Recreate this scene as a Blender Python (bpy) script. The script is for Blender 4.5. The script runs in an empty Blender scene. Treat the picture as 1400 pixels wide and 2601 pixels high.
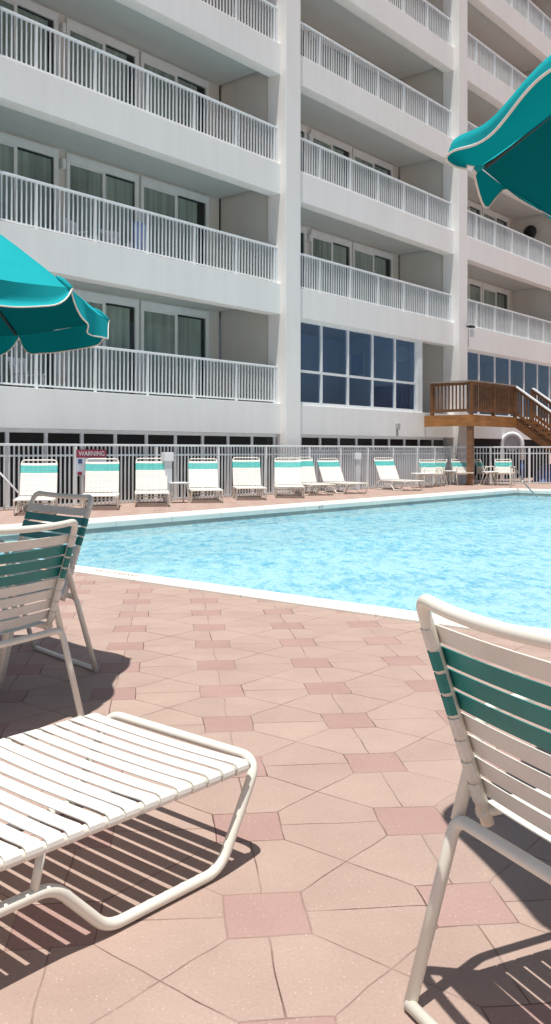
import bpy, bmesh, math, random
from mathutils import Vector, Matrix
random.seed(7)
C = bpy.context.scene.collection
PI = math.pi
H_CAM = 1.1

# ------------------------------------------------------------------ node helpers
class N:
    """arithmetic on shader sockets"""
    def __init__(s, t, k): s.t, s.k = t, k
    def _op(s, op, *a, clamp=False):
        n = s.t.nodes.new('ShaderNodeMath'); n.operation = op; n.use_clamp = clamp
        for i, v in enumerate((s,) + a):
            if isinstance(v, N): s.t.links.new(v.k, n.inputs[i])
            else: n.inputs[i].default_value = v
        return N(s.t, n.outputs[0])
    def __add__(s, o): return s._op('ADD', o)
    def __sub__(s, o): return s._op('SUBTRACT', o)
    def __mul__(s, o): return s._op('MULTIPLY', o)
    def __truediv__(s, o): return s._op('DIVIDE', o)
    def abs(s): return s._op('ABSOLUTE')
    def round(s): return s._op('ROUND')
    def floor(s): return s._op('FLOOR')
    def sign(s): return s._op('SIGN')
    def max(s, o): return s._op('MAXIMUM', o)
    def min(s, o): return s._op('MINIMUM', o)
    def lt(s, o): return s._op('LESS_THAN', o)
    def gt(s, o): return s._op('GREATER_THAN', o)
    def clamp(s): return s._op('ADD', 0.0, clamp=True)
    def pow(s, o): return s._op('POWER', o)

def mixv(a, b, f):                       # scalar mix
    return a + (b - a) * f

def new_mat(name):
    m = bpy.data.materials.new(name); m.use_nodes = True
    t = m.node_tree; b = t.nodes['Principled BSDF']; o = t.nodes['Material Output']
    return m, t, b, o

def mixcol(t, a, b, f):
    n = t.nodes.new('ShaderNodeMix'); n.data_type = 'RGBA'
    for i, v in ((6, a), (7, b)):
        if isinstance(v, (tuple, list)): n.inputs[i].default_value = (v[0], v[1], v[2], 1)
        else: t.links.new(v, n.inputs[i])
    if isinstance(f, N): t.links.new(f.k, n.inputs[0])
    elif isinstance(f, (int, float)): n.inputs[0].default_value = f
    else: t.links.new(f, n.inputs[0])
    return n.outputs[2]

def coords(t, scale=(1, 1, 1), rot=(0, 0, 0), loc=(0, 0, 0), kind='Object'):
    tc = t.nodes.new('ShaderNodeTexCoord'); mp = t.nodes.new('ShaderNodeMapping')
    mp.inputs['Scale'].default_value = scale; mp.inputs['Rotation'].default_value = rot; mp.inputs['Location'].default_value = loc
    t.links.new(tc.outputs[kind], mp.inputs[0]); return mp.outputs[0]

def noise(t, vec, scale, detail=3, rough=0.55, out=0):
    n = t.nodes.new('ShaderNodeTexNoise'); n.inputs['Scale'].default_value = scale
    n.inputs['Detail'].default_value = detail; n.inputs['Roughness'].default_value = rough
    t.links.new(vec, n.inputs['Vector']); return N(t, n.outputs[out])

def bump(t, h, strength, dist, bsdf):
    n = t.nodes.new('ShaderNodeBump'); n.inputs['Strength'].default_value = strength; n.inputs['Distance'].default_value = dist
    t.links.new(h.k, n.inputs['Height'])
    if bsdf is not None: t.links.new(n.outputs[0], bsdf.inputs['Normal'])
    return n.outputs[0]

def simple(name, col, rough=0.5, var=0.12, scale=3.0, metallic=0.0, bmp=0.0, bscale=80, stretch=(1, 1, 1), spec=0.5, fine=0.0):
    m, t, b, o = new_mat(name)
    v = coords(t, stretch)
    n = noise(t, v, scale, 4)
    lo = tuple(c * (1 - var) for c in col); hi = tuple(min(1, c * (1 + var)) for c in col)
    f = ((n - 0.5) * 2.2 + 0.5).clamp()
    if fine:
        n2 = noise(t, v, scale * 25, 3); f = (f * (1 - fine) + n2 * fine).clamp()
    t.links.new(mixcol(t, lo, hi, f), b.inputs['Base Color'])
    b.inputs['Roughness'].default_value = rough; b.inputs['Metallic'].default_value = metallic
    b.inputs['Specular IOR Level'].default_value = spec
    if bmp: bump(t, noise(t, v, bscale, 4), bmp, 0.01, b)
    return m

# ------------------------------------------------------------------ materials
M = {}
def stucco(name, col, streak=0.10):
    m, t, b, o = new_mat(name)
    v = coords(t); vs = coords(t, (1.6, 1.6, 0.14))
    big = noise(t, v, 0.35, 3); st = noise(t, vs, 2.2, 4); fi = noise(t, v, 60, 2)
    f = (big * 0.5 + st * 0.4 + fi * 0.1 - 0.5) * 2.0 + 0.5
    t.links.new(mixcol(t, tuple(c * (1 - streak) for c in col), tuple(min(1, c * (1 + streak * 0.7)) for c in col), f.clamp()), b.inputs['Base Color'])
    base = b.inputs['Base Color'].links[0].from_socket
    dr = noise(t, coords(t, (5.0, 5.0, 0.25)), 1.6, 5, 0.7); pa = noise(t, v, 0.55, 2)
    t.links.new(mixcol(t, base, tuple(c * 0.72 for c in col[:2]) + (col[2] * 0.66,), (((dr - 0.60) * 7.0).clamp() * ((pa - 0.42) * 5.0).clamp() * 0.42)), b.inputs['Base Color'])
    b.inputs['Roughness'].default_value = 0.85; b.inputs['Specular IOR Level'].default_value = 0.2
    bump(t, noise(t, v, 90, 3), 0.25, 0.01, b)
    return m
M['wall'] = stucco('painted_stucco', (0.91, 0.90, 0.88), 0.085)
M['pillar'] = stucco('pillar_stucco', (0.91, 0.895, 0.87), 0.06)
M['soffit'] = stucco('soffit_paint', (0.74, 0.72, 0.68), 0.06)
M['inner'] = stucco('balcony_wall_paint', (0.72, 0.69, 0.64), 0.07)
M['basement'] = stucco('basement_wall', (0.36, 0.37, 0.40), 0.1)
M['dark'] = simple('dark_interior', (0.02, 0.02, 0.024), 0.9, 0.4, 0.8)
M['white_metal'] = simple('white_railing_paint', (0.84, 0.87, 0.89), 0.35, 0.05, 4)
M['picket'] = simple('picket_paint', (0.66, 0.70, 0.73), 0.4, 0.06, 4)
M['rail_picket'] = simple('railing_picket_paint', (0.80, 0.83, 0.85), 0.4, 0.06, 4)
M['frame'] = simple('window_frame_white', (0.80, 0.83, 0.84), 0.45, 0.06, 4)
M['room'] = simple('room_wall', (0.62, 0.66, 0.74), 0.9, 0.15, 0.6)
M['cream'] = simple('cream_powder_coat', (0.85, 0.82, 0.73), 0.32, 0.07, 9, fine=0.3)
M['strap_white'] = simple('white_vinyl_strap', (0.84, 0.82, 0.77), 0.42, 0.05, 12, bmp=0.1, bscale=40)
M['strap_beige'] = simple('beige_vinyl_strap', (0.77, 0.745, 0.69), 0.45, 0.06, 12, bmp=0.1, bscale=40)
M['strap_green'] = simple('teal_vinyl_strap', (0.010, 0.21, 0.20), 0.38, 0.12, 12, bmp=0.1, bscale=40)
M['strap_aqua'] = simple('pale_teal_strap', (0.10, 0.50, 0.47), 0.42, 0.12, 12)  # paler version of the teal strap colour
M['steel'] = simple('brushed_steel', (0.42, 0.43, 0.44), 0.3, 0.1, 20, metallic=0.9)
M['greymetal'] = simple('grey_block', (0.42, 0.42, 0.40), 0.8, 0.15, 12)
M['plastic'] = simple('white_plastic', (0.82, 0.84, 0.86), 0.4, 0.04, 6)
M['red'] = simple('sign_red', (0.30, 0.03, 0.06), 0.5, 0.06, 6)
M['blue'] = simple('blue_tarp', (0.07, 0.14, 0.42), 0.5, 0.25, 5, bmp=0.4, bscale=12)
M['bluecloth'] = simple('blue_towel', (0.36, 0.48, 0.74), 0.95, 0.12, 6, bmp=0.3, bscale=60)
M['text_dark'] = simple('dark_lettering', (0.03, 0.035, 0.04), 0.7, 0.2, 30)
M['text_grey'] = simple('worn_lettering', (0.30, 0.31, 0.30), 0.8, 0.4, 60)
M['signwhite'] = simple('sign_white', (0.66, 0.70, 0.78), 0.5, 0.06, 6)
M['signblue'] = simple('sign_blue', (0.06, 0.10, 0.24), 0.5, 0.06, 6)
M['pipewhite'] = simple('white_pipe', (0.80, 0.82, 0.83), 0.35, 0.06, 4)
M['black'] = simple('black_metal', (0.012, 0.013, 0.012), 0.5, 0.2, 6)
M['rope'] = simple('dark_rib', (0.012, 0.05, 0.055), 0.5, 0.2, 6)
M['piping'] = simple('cream_piping', (0.82, 0.80, 0.75), 0.7, 0.08, 30)
M['coping'] = simple('coping_concrete', (0.83, 0.80, 0.725), 0.75, 0.07, 2.5, bmp=0.15, bscale=70, fine=0.35)
def coping_mat(m):
    t = m.node_tree; b = t.nodes['Principled BSDF']; link = b.inputs['Base Color'].links[0].from_socket
    tc = t.nodes.new('ShaderNodeTexCoord'); sp = t.nodes.new('ShaderNodeSeparateXYZ'); t.links.new(tc.outputs['Object'], sp.inputs[0])
    X, Y = N(t, sp.outputs[0]) - 0.3899, N(t, sp.outputs[1]) - 23.035
    u = X * 0.6519 + Y * 0.7583; n = X * 0.7583 - Y * 0.6519
    def ln(q, ph): f = (q - ph) / 1.2; return (f - f.round()).abs().lt(0.0042)
    j = ln(u, -12.3).max(ln(n, 4.3)) * 0.6
    t.links.new(mixcol(t, link, (0.30, 0.29, 0.26), j), b.inputs['Base Color'])
coping_mat(M['coping'])
M['coping_face'] = simple('coping_face', (0.33, 0.335, 0.31), 0.6, 0.2, 1.6, fine=0.3)

def wood(name, col):
    m, t, b, o = new_mat(name)
    v = coords(t, (3.0, 3.0, 9.0)); v2 = coords(t, (1.2, 1.2, 28))
    f = (noise(t, v, 0.7, 3) * 0.55 + noise(t, v2, 1.4, 5) * 0.45 - 0.5) * 2.6 + 0.5
    t.links.new(mixcol(t, tuple(c * 0.55 for c in col), tuple(c * 1.35 for c in col), f.clamp()), b.inputs['Base Color'])
    b.inputs['Roughness'].default_value = 0.65
    return m
M['wood'] = wood('stained_wood', (0.19, 0.083, 0.031))
M['wood_orange'] = wood('fascia_wood', (0.40, 0.175, 0.052))
M['wood_post'] = wood('post_wood', (0.24, 0.125, 0.065))
M['wood_cap'] = wood('weathered_cap_wood', (0.36, 0.30, 0.25))

def fabric(name, col, trans, underside_shade):
    m, t, b, o = new_mat(name)
    v = coords(t)
    f = (noise(t, v, 2.5, 3) * 0.7 + noise(t, v, 160, 2) * 0.3 - 0.5) * 1.8 + 0.5
    c = mixcol(t, tuple(x * 0.88 for x in col), tuple(min(1, x * 1.1) for x in col), f.clamp())
    d = t.nodes.new('ShaderNodeBsdfDiffuse'); r = t.nodes.new('ShaderNodeBsdfTranslucent'); mx = t.nodes.new('ShaderNodeMixShader')
    geo = t.nodes.new('ShaderNodeNewGeometry'); c = mixcol(t, c, (underside_shade[0], underside_shade[1], underside_shade[2]), geo.outputs['Backfacing'])  # back faces get a darker colour: shade under the umbrella painted in
    hsv = t.nodes.new('ShaderNodeHueSaturation'); hsv.inputs['Value'].default_value = 0.62; hsv.inputs['Saturation'].default_value = 1.1
    t.links.new(c, hsv.inputs['Color'])
    t.links.new(c, d.inputs[0]); t.links.new(hsv.outputs[0], r.inputs[0])
    nb = bump(t, noise(t, coords(t, (1, 1, 0.35)), 9, 4) * 0.7 + noise(t, v, 220, 2) * 0.12, 0.55, 0.012, None)
    t.links.new(nb, d.inputs['Normal'])
    mx.inputs[0].default_value = trans
    t.links.new(d.outputs[0], mx.inputs[1]); t.links.new(r.outputs[0], mx.inputs[2]); t.links.new(mx.outputs[0], o.inputs[0])
    return m
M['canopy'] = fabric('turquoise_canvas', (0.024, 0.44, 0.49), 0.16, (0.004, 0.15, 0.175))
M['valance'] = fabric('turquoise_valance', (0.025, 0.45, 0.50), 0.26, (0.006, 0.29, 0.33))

def glass(name, tint, refl=1.0, rough=0.01, gcol=(0.9, 0.95, 1)):
    m, t, b, o = new_mat(name)
    tr = t.nodes.new('ShaderNodeBsdfTransparent'); gl = t.nodes.new('ShaderNodeBsdfGlossy'); mx = t.nodes.new('ShaderNodeMixShader')
    fr = t.nodes.new('ShaderNodeFresnel'); fr.inputs['IOR'].default_value = 1.5
    tr.inputs[0].default_value = (*tint, 1); gl.inputs['Roughness'].default_value = rough; gl.inputs[0].default_value = (*gcol, 1)
    v = coords(t); nb = bump(t, noise(t, v, 0.9, 2), 0.05, 0.05, None)
    t.links.new(nb, gl.inputs['Normal'])
    geo = t.nodes.new('ShaderNodeNewGeometry'); front = (N(t, geo.outputs['Backfacing']) * -1.0) + 1.0
    k = (N(t, fr.outputs[0]) * refl).min(0.7) * front
    t.links.new(k.k, mx.inputs[0]); t.links.new(tr.outputs[0], mx.inputs[1]); t.links.new(gl.outputs[0], mx.inputs[2]); t.links.new(mx.outputs[0], o.inputs[0])
    return m
M['glass'] = glass('window_glass', (0.80, 0.845, 0.83), 1.1)
M['darkpane'] = simple('dark_pane', (0.012, 0.014, 0.017), 0.12, 0.3, 1.0, spec=0.25)
M['glass_lobby'] = glass('lobby_glass', (0.70, 0.77, 0.86), 2.0, 0.01, (0.54, 0.68, 0.90))

def curtain_mat():
    m, t, b, o = new_mat('curtain_cloth')
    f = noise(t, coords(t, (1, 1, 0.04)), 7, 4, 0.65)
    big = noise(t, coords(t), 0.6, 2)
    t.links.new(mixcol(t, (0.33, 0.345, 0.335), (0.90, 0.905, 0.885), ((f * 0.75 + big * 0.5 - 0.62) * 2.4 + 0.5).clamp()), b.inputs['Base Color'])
    b.inputs['Roughness'].default_value = 0.95
    return m
M['curtain'] = curtain_mat()

PITCH = 0.488
def paver_mat():
    m, t, b, o = new_mat('concrete_pavers')
    tc = t.nodes.new('ShaderNodeTexCoord'); sp = t.nodes.new('ShaderNodeSeparateXYZ'); t.links.new(tc.outputs['Object'], sp.inputs[0])
    obj = tc.outputs['Object']
    wob = t.nodes.new('ShaderNodeTexNoise'); wob.inputs['Scale'].default_value = 5.0; wob.inputs['Detail'].default_value = 1; t.links.new(obj, wob.inputs['Vector'])
    wc = t.nodes.new('ShaderNodeSeparateColor'); t.links.new(wob.outputs['Color'], wc.inputs[0])
    X = N(t, sp.outputs[0]) - 0.013 + (N(t, wc.outputs[0]) - 0.5) * 0.020
    Y = N(t, sp.outputs[1]) - 2.097 + (N(t, wc.outputs[1]) - 0.5) * 0.020
    c, s = math.cos(0.0959), math.sin(0.0959)
    u = (X * c + Y * s) / PITCH; v = (Y * c - X * s) / PITCH
    ru, rv = u.round(), v.round()
    fu, fv = u - ru, v - rv
    au, av = fu.abs(), fv.abs()
    a = 0.199
    mx = au.max(av)
    insq = mx.lt(a)
    d_out = ((au - av).abs() * 0.707).min(au.min(av)).min(mx - a)
    d = mixv(d_out, (mx * -1.0) + a, insq)
    # irregular joints: width and visibility vary from place to place
    jn = noise(t, obj, 2.3, 2); jn2 = noise(t, obj, 34, 3)
    width = (jn * 0.0085 + 0.0010) * (jn2 * 1.2 + 0.4)
    seam = (((d * -1.0) + width) / 0.0025).clamp()
    vis = ((noise(t, obj, 2.6, 3) - 0.43) * 6.0).clamp() * 0.72 + 0.26
    # id per paver
    vert = av.gt(au)
    idu = mixv(u.floor() + 0.5, ru + fu.sign() * 0.25, vert); idv = mixv(rv + fv.sign() * 0.25, v.floor() + 0.5, vert)
    idu = mixv(idu, ru, insq); idv = mixv(idv, rv, insq)
    cb = t.nodes.new('ShaderNodeCombineXYZ'); t.links.new(idu.k, cb.inputs[0]); t.links.new(idv.k, cb.inputs[1])
    wn = t.nodes.new('ShaderNodeTexWhiteNoise'); wn.noise_dimensions = '2D'; t.links.new(cb.outputs[0], wn.inputs['Vector'])
    rnd = N(t, wn.outputs['Value'])
    grain = noise(t, obj, 120, 5, 0.75); blot = noise(t, obj, 4.0, 4)
    tone = (rnd * 0.20 + grain * 0.95 + blot * 0.62 - 0.37).clamp()
    field = mixcol(t, (0.325, 0.231, 0.196), (0.525, 0.394, 0.338), tone)
    sq = mixcol(t, (0.318, 0.196, 0.174), (0.470, 0.318, 0.286), tone)
    base = mixcol(t, field, sq, insq)
    # pale aggregate flecks and dark pits
    vo = t.nodes.new('ShaderNodeTexVoronoi'); vo.inputs['Scale'].default_value = 95; t.links.new(obj, vo.inputs['Vector'])
    vd = N(t, vo.outputs['Distance']); vcol = t.nodes.new('ShaderNodeSeparateColor'); t.links.new(vo.outputs['Color'], vcol.inputs[0])
    fleck = vd.lt(0.19) * N(t, vcol.outputs[0]).gt(0.74) * 0.42
    base = mixcol(t, base, (0.74, 0.60, 0.52), fleck)
    pit = vd.lt(0.13) * N(t, vcol.outputs[1]).gt(0.9) * 0.6
    base = mixcol(t, base, (0.2, 0.13, 0.10), pit)
    st = ((noise(t, obj, 0.7, 5, 0.65) - 0.54) * 3.0).clamp() * 0.30
    base = mixcol(t, base, (0.33, 0.23, 0.19), st)
    base = mixcol(t, base, (0.12, 0.07, 0.055), (seam * vis).clamp())
    t.links.new(base, b.inputs['Base Color'])
    b.inputs['Roughness'].default_value = 0.88; b.inputs['Specular IOR Level'].default_value = 0.25
    hgt = grain * 0.25 - seam * 1.0 + rnd * 0.2
    bump(t, hgt, 0.5, 0.004, b)
    return m
M['paver'] = paver_mat()

def water_mat():
    m, t, b, o = new_mat('pool_water')
    t.nodes.remove(b)
    v = coords(t, (1, 1, 1), (0, 0, -0.86)); v2 = coords(t, (1.0, 0.42, 1), (0, 0, 0.12)); v3 = coords(t, (1.0, 0.45, 1), (0, 0, -0.1))
    n1 = noise(t, v3, 6.5, 4, 0.6); n2 = noise(t, v2, 24, 3, 0.6); n3 = noise(t, v, 0.55, 3)
    h = n1 * 0.6 + n2 * 0.32 + n3 * 0.3
    nb = bump(t, h, 1.0, 0.10, None)
    tr = t.nodes.new('ShaderNodeBsdfTransparent'); gl = t.nodes.new('ShaderNodeBsdfGlossy'); mx = t.nodes.new('ShaderNodeMixShader')
    df = t.nodes.new('ShaderNodeBsdfDiffuse'); m2 = t.nodes.new('ShaderNodeMixShader')
    # caustic and sky reflection ripples painted into the water colours by the wave noise
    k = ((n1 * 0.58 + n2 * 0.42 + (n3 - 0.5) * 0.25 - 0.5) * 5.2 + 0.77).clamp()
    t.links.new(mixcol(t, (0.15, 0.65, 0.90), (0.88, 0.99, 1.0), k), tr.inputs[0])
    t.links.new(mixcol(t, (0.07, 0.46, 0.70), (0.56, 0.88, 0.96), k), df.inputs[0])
    t.links.new(nb, df.inputs['Normal'])
    m2.inputs[0].default_value = 0.55
    t.links.new(tr.outputs[0], m2.inputs[1]); t.links.new(df.outputs[0], m2.inputs[2])
    gl.inputs['Roughness'].default_value = 0.04; gl.inputs[0].default_value = (1, 1, 1, 1)
    t.links.new(nb, gl.inputs['Normal'])
    fr = t.nodes.new('ShaderNodeFresnel'); fr.inputs['IOR'].default_value = 1.33; t.links.new(nb, fr.inputs['Normal'])
    f = (N(t, fr.outputs[0]) * 0.85).min(0.42)
    t.links.new(f.k, mx.inputs[0]); t.links.new(m2.outputs[0], mx.inputs[1]); t.links.new(gl.outputs[0], mx.inputs[2]); t.links.new(mx.outputs[0], o.inputs[0])
    return m
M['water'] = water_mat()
M['basin'] = simple('pool_plaster', (0.52, 0.86, 0.92), 0.8, 0.14, 0.5, fine=0.25)

# ------------------------------------------------------------------ mesh helpers
class MB:
    def __init__(s): s.v, s.f, s.mi, s.sm = [], [], [], []
    def face(s, idx, mi=0, sm=False): s.f.append(tuple(idx)); s.mi.append(mi); s.sm.append(sm)
    def add(s, vs, fs, mi=0, sm=False):
        o = len(s.v); s.v += [tuple(v) for v in vs]
        for f in fs: s.face([i + o for i in f], mi, sm)
    def box(s, x0, x1, y0, y1, z0, z1, mi=0):
        vs = [(x, y, z) for z in (z0, z1) for y in (y0, y1) for x in (x0, x1)]
        s.add(vs, [(0, 2, 3, 1), (4, 5, 7, 6), (0, 1, 5, 4), (2, 6, 7, 3), (0, 4, 6, 2), (1, 3, 7, 5)], mi)
    def bbox(s, x0, x1, y0, y1, z0, z1, b=0.01, mi=0):      # box with chamfered edges
        bm = bmesh.new(); bmesh.ops.create_cube(bm, size=1)
        for v in bm.verts: v.co = Vector(((x0 + x1) / 2 + v.co.x * (x1 - x0), (y0 + y1) / 2 + v.co.y * (y1 - y0), (z0 + z1) / 2 + v.co.z * (z1 - z0)))
        bmesh.ops.bevel(bm, geom=bm.edges[:], offset=b, segments=2, profile=0.7, affect='EDGES')
        bm.verts.index_update(); s.add([v.co[:] for v in bm.verts], [[v.index for v in f.verts] for f in bm.faces], mi); bm.free()
    def obox(s, c, ax, ay, az, mi=0):                        # oriented box: centre, half-axis vectors
        c, ax, ay, az = map(Vector, (c, ax, ay, az))
        vs = [c + ax * i + ay * j + az * k for k in (-1, 1) for j in (-1, 1) for i in (-1, 1)]
        s.add(vs, [(0, 2, 3, 1), (4, 5, 7, 6), (0, 1, 5, 4), (2, 6, 7, 3), (0, 4, 6, 2), (1, 3, 7, 5)], mi)
    def bar(s, p, q, w, h, mi=0):                            # rectangular bar from p to q
        p, q = Vector(p), Vector(q); d = (q - p); L = d.length; d.normalize()
        up = Vector((0, 0, 1)) if abs(d.z) < 0.95 else Vector((0, 1, 0))
        sx = d.cross(up).normalized(); sy = sx.cross(d).normalized()
        s.obox((p + q) / 2, d * L / 2, sx * w / 2, sy * h / 2, mi)
    def tube(s, pts, r, seg=10, closed=False, mi=0):
        pts = [Vector(p) for p in pts]; n = len(pts); o = len(s.v)
        tan = []
        for i in range(n):
            a = pts[i - 1] if (i > 0 or closed) else pts[i]; b = pts[(i + 1) % n] if (i < n - 1 or closed) else pts[i]
            tan.append((b - a).normalized())
        ref = Vector((0, 0, 1)) if abs(tan[0].z) < 0.9 else Vector((1, 0, 0))
        nn = (ref - tan[0] * ref.dot(tan[0])).normalized()
        for i in range(n):
            nn = (nn - tan[i] * nn.dot(tan[i])).normalized(); bb = tan[i].cross(nn)
            ri = r[i] if isinstance(r, (list, tuple)) else r
            for k in range(seg):
                a = 2 * PI * k / seg
                s.v.append(tuple(pts[i] + (nn * math.cos(a) + bb * math.sin(a)) * ri))
        for i in range(n if closed else n - 1):
            j = (i + 1) % n
            for k in range(seg):
                l = (k + 1) % seg
                s.face((o + i * seg + k, o + i * seg + l, o + j * seg + l, o + j * seg + k), mi, True)
        if not closed:
            s.face([o + k for k in range(seg)][::-1], mi); s.face([o + (n - 1) * seg + k for k in range(seg)], mi)
    def band(s, path, width_vec, nrm, th, mi=0):             # thick ribbon: path points, half-width vector, per-point normals
        w = Vector(width_vec); o = len(s.v); n = len(path)
        for p, q in zip(path, nrm):
            p, q = Vector(p), Vector(q)
            for a in (p - w, p + w, p + w - q * th, p - w - q * th): s.v.append(tuple(a))
        for i in range(n - 1):
            for k in range(4):
                l = (k + 1) % 4
                s.face((o + i * 4 + k, o + i * 4 + l, o + (i + 1) * 4 + l, o + (i + 1) * 4 + k), mi, False)
        s.face((o, o + 3, o + 2, o + 1), mi); e = o + (n - 1) * 4; s.face((e, e + 1, e + 2, e + 3), mi)
    def lathe(s, prof, seg=20, mi=0, c=(0, 0, 0), smooth=True):
        o = len(s.v); n = len(prof)
        for r, z in prof:
            for k in range(seg):
                a = 2 * PI * k / seg; s.v.append((c[0] + r * math.cos(a), c[1] + r * math.sin(a), c[2] + z))
        for i in range(n - 1):
            for k in range(seg):
                l = (k + 1) % seg; s.face((o + i * seg + k, o + i * seg + l, o + (i + 1) * seg + l, o + (i + 1) * seg + k), mi, smooth)
        s.face([o + k for k in range(seg)][::-1], mi); s.face([o + (n - 1) * seg + k for k in range(seg)], mi)
    def sphere(s, c, r, mi=0, seg=10, sc=(1, 1, 1)):
        o = len(s.v); rings = seg // 2 + 1
        for i in range(rings + 1):
            a = PI * i / rings
            for k in range(seg):
                b = 2 * PI * k / seg
                s.v.append((c[0] + r * sc[0] * math.sin(a) * math.cos(b), c[1] + r * sc[1] * math.sin(a) * math.sin(b), c[2] + r * sc[2] * math.cos(a)))
        for i in range(rings):
            for k in range(seg):
                l = (k + 1) % seg; s.face((o + i * seg + k, o + (i + 1) * seg + k, o + (i + 1) * seg + l, o + i * seg + l), mi, True)
    def build(s, name, mats, parent=None, loc=None, fix=True):
        me = bpy.data.meshes.new(name); me.from_pydata(s.v, [], s.f)
        if not isinstance(mats, (list, tuple)): mats = [mats]
        for m in mats: me.materials.append(m)
        me.polygons.foreach_set('material_index', s.mi); me.polygons.foreach_set('use_smooth', s.sm)
        if fix:
            bm = bmesh.new(); bm.from_mesh(me); bmesh.ops.recalc_face_normals(bm, faces=bm.faces[:]); bm.to_mesh(me); bm.free()
        me.update()
        o = bpy.data.objects.new(name, me); C.objects.link(o)
        if parent is not None: o.parent = parent
        if loc is not None: o.location = loc
        return o

def fillet(pts, r, n=6):
    """round the inner corners of a polyline; r is one radius or one per inner point"""
    pts = [Vector(p) for p in pts]; out = [pts[0]]
    for i in range(1, len(pts) - 1):
        rr = r[i - 1] if isinstance(r, (list, tuple)) else r
        a, p, b = pts[i - 1], pts[i], pts[i + 1]
        u, v = (a - p), (b - p); lu, lv = u.length, v.length; u.normalize(); v.normalize()
        ang = u.angle(v)
        if ang > PI - 0.02 or rr <= 0: out.append(p); continue
        t = min(rr / math.tan(ang / 2), lu * 0.48, lv * 0.48)
        for k in range(n + 1):
            x = k / n; s0 = p + u * t; s1 = p + v * t
            out.append((s0 * (1 - x) ** 2 + p * 2 * x * (1 - x) + s1 * x * x))
    out.append(pts[-1]); return out

def tag(o, label=None, cat=None, group=None, kind=None):
    if label: o['label'] = label
    if cat: o['category'] = cat
    if group: o['group'] = group
    if kind: o['kind'] = kind
    return o
def empty(name, loc=(0, 0, 0), rz=0.0, label=None, cat=None, group=None):
    o = bpy.data.objects.new(name, None); C.objects.link(o); o.empty_display_size = 0.2
    o.location = loc; o.rotation_euler = (0, 0, rz); return tag(o, label, cat, group)
def copy_tree(o, parent=None):
    c = o.copy(); C.objects.link(c); c.parent = parent
    for ch in list(o.children): copy_tree(ch, c)
    return c
def text(name, s, size, mat, parent=None, depth=0.0, align='CENTER'):
    cu = bpy.data.curves.new(name + '_font', 'FONT'); cu.body = s; cu.size = size; cu.extrude = depth
    cu.align_x = align; cu.align_y = 'CENTER'
    o = bpy.data.objects.new(name + '_tmp', cu); C.objects.link(o)
    dg = bpy.context.evaluated_depsgraph_get(); me = bpy.data.meshes.new_from_object(o.evaluated_get(dg))
    bpy.data.objects.remove(o); me.materials.clear(); me.materials.append(mat)
    r = bpy.data.objects.new(name, me); C.objects.link(r)
    if parent is not None: r.parent = parent
    return r

# ------------------------------------------------------------------ the building frame: u along the facade, n out towards the pool
P0 = Vector((0.38990, 23.03502, 0)); D = Vector((0.6519, 0.7583, 0)); NN = Vector((0.7583, -0.6519, 0))
RZ = math.atan2(0.7583, 0.6519)
def W(u, n, z=0): return P0 + D * u + NN * n + Vector((0, 0, z))
# in the building's local axes x = u, y = -n

# ------------------------------------------------------------------ setting: deck, pool
PU0, PU1, PN0, PN1 = -12.5, 5.75, 4.0, 18.0        # inner edge of the coping
CW = 0.30                                           # coping width
CWF = 0.48
WATER = -0.165
def deck():
    mb = MB(); U0, U1, Q0, Q1 = -220, 220, -220, 220
    u0, u1, n0, n1 = PU0 - CW + 0.02, PU1 + CW - 0.02, PN0 - CWF + 0.02, PN1 + CW - 0.02
    def q(a, b, c, d):
        mb.add([W(a, c), W(b, c), W(b, d), W(a, d)], [(0, 1, 2, 3)])
    q(U0, u0, Q0, Q1); q(u1, U1, Q0, Q1); q(u0, u1, Q0, n0); q(u0, u1, n1, Q1)
    o = mb.build('pool_deck', M['paver']); tag(o, 'pinkish tan concrete paver deck with small red squares around the pool', None, None, 'structure')
    for p in o.data.polygons:
        if p.normal.z < 0: p.flip()
deck()
def coping():
    mb = MB()
    # rounded cross-section swept around the pool; profile is (distance outwards from the inner edge, height)
    def ring(d, z, far):
        return [W(PU0 - d, PN0 - d * far, z), W(PU1 + d, PN0 - d * far, z), W(PU1 + d, PN1 + d, z), W(PU0 - d, PN1 + d, z)]
    prof = [(CW, -0.02), (CW, 0.016), (CW - 0.012, 0.022), (0.05, 0.022), (0.018, 0.016), (0.004, 0.002), (-0.003, -0.014), (-0.003, -0.085), (0.012, -0.10)]
    rings = [ring(d, z, CWF / CW if d > 0.06 else 1.0) for d, z in prof]
    o0 = len(mb.v)
    for r in rings: mb.v += [tuple(p) for p in r]
    for i in range(len(rings) - 1):
        for k in range(4):
            l = (k + 1) % 4; mb.face((o0 + i * 4 + k, o0 + i * 4 + l, o0 + (i + 1) * 4 + l, o0 + (i + 1) * 4 + k), 0, False)
    o = mb.build('pool_coping', M['coping']); tag(o, 'white rounded concrete coping around the pool edge', None, None, 'structure')
    # gutter face under the lip, then the basin
    mb = MB()
    def wall(z0, z1, d=0.003):
        a = [W(PU0 - d, PN0 - d, z0), W(PU1 + d, PN0 - d, z0), W(PU1 + d, PN1 + d, z0), W(PU0 - d, PN1 + d, z0)]
        b = [p + Vector((0, 0, z1 - z0)) for p in a]
        mb.add(a + b, [(k, (k + 1) % 4, (k + 1) % 4 + 4, k + 4) for k in range(4)])
    wall(-0.30, -0.095)
    f = mb.build('gutter_face', M['coping_face'], o, fix=False)
    return o
cop = coping()
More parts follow.
